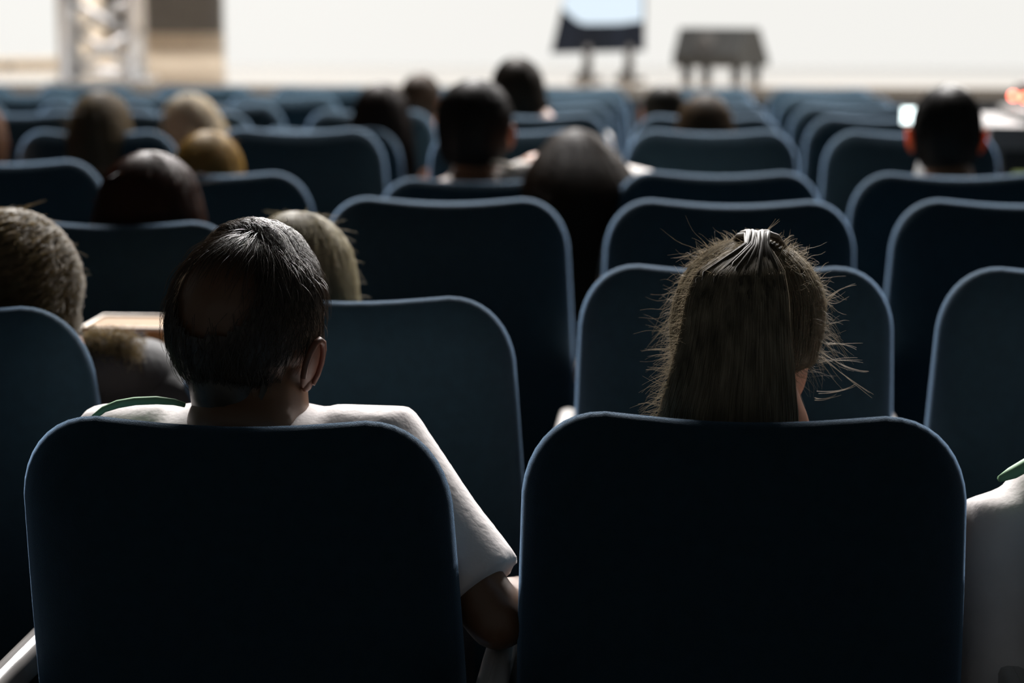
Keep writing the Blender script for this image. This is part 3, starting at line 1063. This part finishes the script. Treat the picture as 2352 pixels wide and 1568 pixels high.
tie.tube([c0 + RIGHT * .012 * math.cos(a) + Vector((0, .6, .6)).normalized() * .006 * math.sin(a) for a in [2 * math.pi * i / 16 for i in range(17)]], [.003] * 17, 8)
tie.build('hair_tie', mat('tie_black', (.02, .02, .02), .6), to, origin=(0, 0, 0), xf=Matrix.Translation(-r0))

# 3 person at right edge, white T-shirt
root, r0, Hc, R, S = person('person in a white T-shirt with green shoulder piping, cut off by the right edge', seat_of(0, 1), Vector((.63, 2.34, 1.015)), 1.0, hyaw=-10,
    skin=SKIN, shirt=(.80, .74, .725), transl=.10, vox=.008, S=(.580, 2.29, .862), jd=.075, wf=1.0, sleeve='short',
    arms={-1: dict(elbow=at(2310, 1720, 2.30), wrist=at(2400, 1650, 2.52)), 1: {}})
b = MB()
b.tube([at(2296, 1100, 2.24), at(2325, 1086, 2.25), at(2360, 1066, 2.26), at(2420, 1040, 2.27)], [.004, .0075, .008, .006], 8)
b.build('green_shoulder_piping', GRN, root, origin=r0)
hair(root, r0, Hc, R, 1.0, CAP, hairmat('hair_black', (.022, .018, .015), .2), n=300, frizz=20)

# 4 curly person
H = head_at(8, 478, 2.87, 1.0, .122)
root, r0, Hc, R, S = person('person with long curly golden blonde hair and black jacket at the left edge', seat_of(1, -2), H, 1.0, hyaw=15, hpitch=8,
    shirt=(.014, .0135, .015), S=(-.90, 2.80, .84), ears=False,
    arms={1: dict(elbow=at(345, 850, 2.95), wrist=at(330, 830, 3.12)), -1: {}})
curl = hairmat('hair_curly_blonde', (.10, .078, .045), .45, .5, tc=(.62, .51, .31))
CUR = [*dome(.122, .0, .098, .088, .112),
       (-.02, -.002, -.016, .104, .060, .114), (-.06, .002, -.022, .108, .045, .108), (-.10, .008, -.03, .112, .035, .098), (-.14, .018, -.03, .115, .03, .085), (-.18, .035, -.02, .122, .03, .07), (-.22, .06, .0, .12, .03, .05)]
hair(root, r0, Hc, R, 1.0, CUR, curl, n=2600, frizz=500, r=.0008, wave=.014, wavef=5, out=.03, flen=.030, seg=30, lump=.07, massk=.87)
b = MB()   # curls that tumble onto the jacket
for q in range(700):
    x = random.uniform(190, 292); y = random.uniform(755, 800) + (x - 190) * .12; dd = random.uniform(2.80, 2.87)
    c = at(x, y, dd); rr = random.uniform(.004, .010); ph = random.uniform(0, 6)
    dr = Vector((random.uniform(.2, 1), random.uniform(-.4, .4), random.uniform(-.7, .1))).normalized()
    u = dr.orthogonal().normalized(); w = dr.cross(u)
    strand(b, [c + dr * .035 * f + (u * math.cos(ph + f * 9) + w * math.sin(ph + f * 9)) * rr for f in [i / 16 for i in range(17)]], .0006)
b.build('loose_curls', curl, root, origin=r0)
b = MB()   # rumpled jacket shoulder and sleeve
import mathutils
pts = [at(225, 860, 2.84), at(270, 850, 2.86), at(320, 858, 2.90), at(365, 875, 2.95), at(395, 905, 3.0), at(405, 960, 3.0)]
b.tube(pts, [.05, .055, .052, .046, .040, .036], 16, rounded=True)
for (x, y, r_) in ((300, 822, .020), (345, 826, .018), (250, 812, .022), (320, 835, .02), (370, 850, .018)):
    b.ellipsoid(at(x, y, 2.88 + (x - 250) * .0008), (r_ * 1.8, r_ * 1.5, r_))
o = b.build('jacket_sleeve', mat('jacket_black', (.016, .015, .016), .8, bump=.6, bscale=60), root, origin=r0)
remesh(o, .008, 2)
# popcorn box
bx = empty('cardboard_box', at(310, 815, 3.22))
tag(bx, 'tan cardboard snack box with a blue stripe, held beside the curly blonde hair', 'box')
bo = Vector(bx.location)
b = MB()
x0, x1 = at(205, 775, 3.22), at(392, 775, 3.22)
zt, zbm = at(300, 738, 3.22).z, at(300, 840, 3.22).z
hwid = (x1.x - x0.x) / 2
def openbox(b, hw, hd, h, t, sc=.9):
    rings = []
    for (k, z, ins) in ((sc, 0, 0), (1, h, 0), (1, h, t), (sc, .004, t)):
        rings.append([(hw * k - ins, hd * k - ins, z), (-hw * k + ins, hd * k - ins, z), (-hw * k + ins, -hd * k + ins, z), (hw * k - ins, -hd * k + ins, z)])
    b.loft([[Vector(p) for p in r_] for r_ in rings])
openbox(b, hwid, .06, zt - zbm, .003)
b.box((-hwid + .004, -.057, zt - zbm - .004), (hwid - .004, .057, zt - zbm - .001))
for p_i in range(len(b.v)):
    x, y, z = b.v[p_i]; b.v[p_i] = (x, y, z + (zbm - bo.z))
b.build('carton', mat('cardboard', (.50, .32, .16), .7, noise=.1, nscale=20, transl=.4), bx, smooth=False)
b = MB()
xs = at(344, 775, 3.22).x - bo.x
zz0, zz1 = zbm - bo.z, zt - bo.z
b.add([(xs - .009, -.0545, zz0 + .004), (xs + .009, -.0545, zz0 + .004), (xs + .0105, -.0606, zz1), (xs - .0105, -.0606, zz1), (xs - .009, -.0530, zz0 + .004), (xs + .009, -.0530, zz0 + .004), (xs + .0105, -.0590, zz1), (xs - .0105, -.0590, zz1)],
      [(0, 1, 2, 3), (7, 6, 5, 4), (0, 4, 5, 1), (1, 5, 6, 2), (2, 6, 7, 3), (3, 7, 4, 0)])
b.build('blue_stripe', mat('stripe_blue', (.01, .06, .30), .5), bx, smooth=False)
b = MB()
rm = [(hwid + .002, .062), (-hwid - .002, .062), (-hwid - .002, -.062), (hwid + .002, -.062), (hwid + .002, .062)]
b.tube([(x, y, zz1) for x, y in rm], .0035, 8)
b.build('rim', mat('carton_rim', (.75, .66, .56), .5), bx)

# 5 blonde, short
H = head_at(680, 490, 2.95, 1.0, .12)
root, r0, Hc, R, S = person('person with light blonde bobbed hair just beyond the balding man', seat_of(1, -1), H, 1.0, hyaw=-8, hpitch=10, shirt=(.06, .06, .065), S=(-.50, 2.92, .80), ears=False)
blo = hairmat('hair_light_blonde', (.30, .265, .19), .5, .5, tc=(.75, .70, .55))
hair(root, r0, Hc, R, 1.0, scaled(BOB, .92), blo, n=2200, frizz=260, r=.0007, out=.012, flen=.02, wave=.002, wavef=2, lump=.03)

# 6 reddish long hair
H = head_at(345, 346, 3.68, 1.0, .122)
root, r0, Hc, R, S = person('person with long straight reddish brown hair, third row at left', seat_of(2, -2), H, 1.0, shirt=(.03, .03, .03), ears=False, S=(-.99, 3.66, .84))
hair(root, r0, Hc, R, 1.0, scaled(LONG, 1.05), hairmat('hair_auburn', (.032, .015, .010), .3, .5, tc=(.35, .16, .08)), n=2200, frizz=60, r=.0008, lump=.015)

# 7 golden rim
H = head_at(480, 312, 4.65, 1.0, .118)
root, r0, Hc, R, S = person('person whose dark blonde hair has a golden lit edge, fourth row at left', seat_of(3, -2), H, 1.0, shirt=(.05, .05, .05), ears=False)
hair(root, r0, Hc, R, 1.0, scaled(BOB, .90), hairmat('hair_gold', (.26, .18, .07), .45, .55, tc=(.8, .6, .25)), n=900, frizz=30, r=.0009)

# 8 grey-blond person leaning
H = head_at(440, 222, 6.35, 1.0, .12)
root, r0, Hc, R, S = person('person with pale blonde hair leaning to the left, sixth row', seat_of(5, -3), H, 1.0, hyaw=-35, htilt=-22, shirt=(.02, .02, .02), ears=False, S=(-1.64, 6.62, .87))
hair(root, r0, Hc, R, 1.0, scaled(BOB, .98), hairmat('hair_pale', (.52, .46, .36), .5), n=900, frizz=60, r=.001, lump=.05)

# 9 wavy
H = head_at(232, 217, 5.72, 1.0, .122)
root, r0, Hc, R, S = person('person with wavy light brown hair, fifth row at far left', seat_of(4, -3), H, 1.0, shirt=(.04, .04, .04), ears=False)
hair(root, r0, Hc, R, 1.0, scaled(LONG, .92), hairmat('hair_lightbrown', (.10, .08, .055), .45, .5, tc=(.6, .5, .35)), n=1000, frizz=120, r=.001, wave=.004, lump=.04)

# 10 long dark straight
H = head_at(876, 198, 6.4, 1.0, .122)
root, r0, Hc, R, S = person('person with long straight very dark hair, left of the short black haired one', seat_of(5, -2), H, 1.0, shirt=(.03, .03, .03), ears=False)
hair(root, r0, Hc, R, 1.0, scaled(LONG, .98), hairmat('hair_nearblack', (.030, .018, .013), .25), n=700, frizz=20, r=.001)

# 11 
H = head_at(968, 174, 7.3, 1.0, .115)
root, r0, Hc, R, S = person('person with short dark hair and pale shirt, holding up a white cup', seat_of(6, -2), H, .95, shirt=(.55, .60, .66), sleeve='short', hyaw=12, S=(-.93, 7.35, .90),
    arms={1: dict(elbow=at(975, 400, 7.2), wrist=at(980, 350, 7.45)), -1: {}})
hair(root, r0, Hc, R, .95, scaled(CAP, .93), hairmat('hair_brown', (.075, .05, .032), .3), n=500, frizz=20, r=.001)
cup = empty('paper_cup', at(986, 352, 7.5))
tag(cup, 'small white paper cup held up between two dark haired heads', 'cup')
b = MB()
rings = [[Vector((r_ * math.cos(a), r_ * math.sin(a), z)) for a in (2 * math.pi * j / 20 for j in range(20))] for r_, z in ((.026, 0), (.028, .003), (.036, .075), (.038, .077), (.035, .079), (.026, .006), (.02, .005))]
b.loft(rings)
b.build('cup_body', mat('paper_white', (.85, .82, .78), .6, transl=.2), cup)
b = MB()
b.tube([Vector((.0325 * math.cos(a), .0325 * math.sin(a), .042)) for a in (2 * math.pi * j / 20 for j in range(21))], .0015, 6)
b.build('cup_sleeve_band', mat('paper_tan', (.6, .45, .3), .6), cup)

# 12 big dark head
H = head_at(1093, 189, 4.92, 1.10, .118)
root, r0, Hc, R, S = person('person with short black hair and a lit pale collar, fourth row centre', seat_of(3, -1), H, 1.10, shirt=(.035, .035, .035), skin=SKIND, hyaw=8, earsc=.8, eflare=16, S=(-.50, 4.90, .925))
hair(root, r0, Hc, R, 1.10, scaled(CAP, 1.03), hairmat('hair_afro_black', (.020, .015, .012), .2), n=900, frizz=200, r=.0009, wave=.002, flen=.008)
b = MB()
b.tube([at(1216, 404, 4.93), at(1192, 393, 4.90), at(1166, 383, 4.87), at(1144, 375, 4.85), at(1128, 372, 4.84)], [.005, .009, .010, .007, .003], 8)
b.build('pale_collar', mat('collar_pale', (.6, .56, .48), .7, transl=.2), root, origin=r0)

# 13 tall person white shirt
H = head_at(1184, 139, 6.65, 1.08, .12)
root, r0, Hc, R, S = person('person sitting tallest, dark hair against the white screen, with white shirt', seat_of(5, -1), H, 1.08, hyaw=-30, shirt=(.75, .73, .70), S=(-.45, 6.62, .955), wf=1.0)
SIDE = [(z, cx + (.012 if z < 0 else 0), cy, rx, f, bk) for z, cx, cy, rx, f, bk in scaled(BOB, .86)]
hair(root, r0, Hc, R, 1.08, SIDE, hairmat('hair_darkbrown2', (.050, .038, .026), .3), n=600, frizz=20, r=.001)

# 14 tumbling hair
H = head_at(1322, 306, 4.78, 1.0, .12)
root, r0, Hc, R, S = person('person slumped sideways, long brown hair tumbling down between two seats', seat_of(3, 0), H, 1.0, htilt=0, shirt=(.70, .66, .62), ears=False, S=(-.27, 4.90, .975), sleeve='short')
TUM = [(.122, 0, -.01, .008, .012, .012), (.115, 0, -.012, .034, .04, .04), (.10, .002, -.02, .060, .06, .07), (.070, .006, -.03, .090, .075, .10), (.035, .010, -.05, .116, .080, .13),
       (-.01, .016, -.07, .140, .06, .15), (-.05, .012, -.10, .12, .04, .14), (-.10, .014, -.16, .070, .02, .085), (-.16, .014, -.22, .055, .02, .05), (-.24, .012, -.25, .050, .02, .04), (-.30, .010, -.27, .035, .02, .03)]
hair(root, r0, Hc, R, 1.0, TUM, hairmat('hair_tumble', (.018, .012, .009), .35, .6, tc=(.35, .26, .18)), n=1300, frizz=120, r=.0009, out=.01, lump=.03)

# 15, 16 small far heads
H = head_at(1527, 201, 6.75, .88, .118)
root, r0, Hc, R, S = person('person with short dark hair, small head right of centre beyond the haloed hair', seat_of(5, 0), H, .88, shirt=(.25, .28, .33))
hair(root, r0, Hc, R, .88, scaled(CAP, 1.0), hairmat('hair_black2', (.030, .026, .018), .2), n=300, frizz=10, r=.001)
H = head_at(1620, 226, 5.78, .95, .12)
root, r0, Hc, R, S = person('person with haloed brown hair, fifth row, right of centre', seat_of(4, 0), H, .95, shirt=(.2, .2, .2), ears=False)
hair(root, r0, Hc, R, .95, scaled(BOB, .93), hairmat('hair_halo', (.05, .036, .024), .4, .6, tc=(.6, .48, .35)), n=700, frizz=150, r=.001, flen=.02)

# 17 man with glowing ears, filming
H = head_at(2178, 205, 4.78, 1.04, .115)
root, r0, Hc, R, S = person('person with cropped black hair and ears glowing orange, fourth row right', seat_of(3, 1), H, 1.04, eflare=16, earsc=.85, shirt=(.04, .04, .045), skin=SKIND, hyaw=4, earm=EAR, S=(.67, 4.80, .885),
    arms={-1: dict(elbow=(.62, 5.02, .80), wrist=at(2150, 320, 5.22), palm=(0, 1, 0), curl=.5), 1: {}})
hair(root, r0, Hc, R, 1.04, scaled(CAP, .96), hairmat('hair_crop', (.020, .016, .013), .15), n=700, frizz=60, r=.0008, flen=.006)
ph = empty('smartphone', at(2105, 265, 5.32))
tag(ph, 'phone with bright bluish white screen held up left of the glowing ear', 'phone')
b = MB(); b.box((-.045, -.004, -.026), (.075, .004, .026), .003)
b.build('phone_case', DK, ph, smooth=False)
b = MB(); b.box((-.041, -.0055, -.022), (.071, -.0041, .022), 0)
b.build('phone_screen', mat('phone_glow', (.1, .1, .1), .3, emit=(.85, 1.0, 1.0), es=3.5), ph, smooth=False)

# 18 left edge
H = head_at(-62, 238, 5.6, 1.0, .12)
root, r0, Hc, R, S = person('person at the very left edge, fifth row, only a sliver in view', seat_of(4, -4), H, 1.0, shirt=(.25, .15, .10), ears=True)
hair(root, r0, Hc, R, 1.0, BOB, hairmat('hair_edge', (.22, .12, .07), .4), n=300, frizz=20, r=.001)
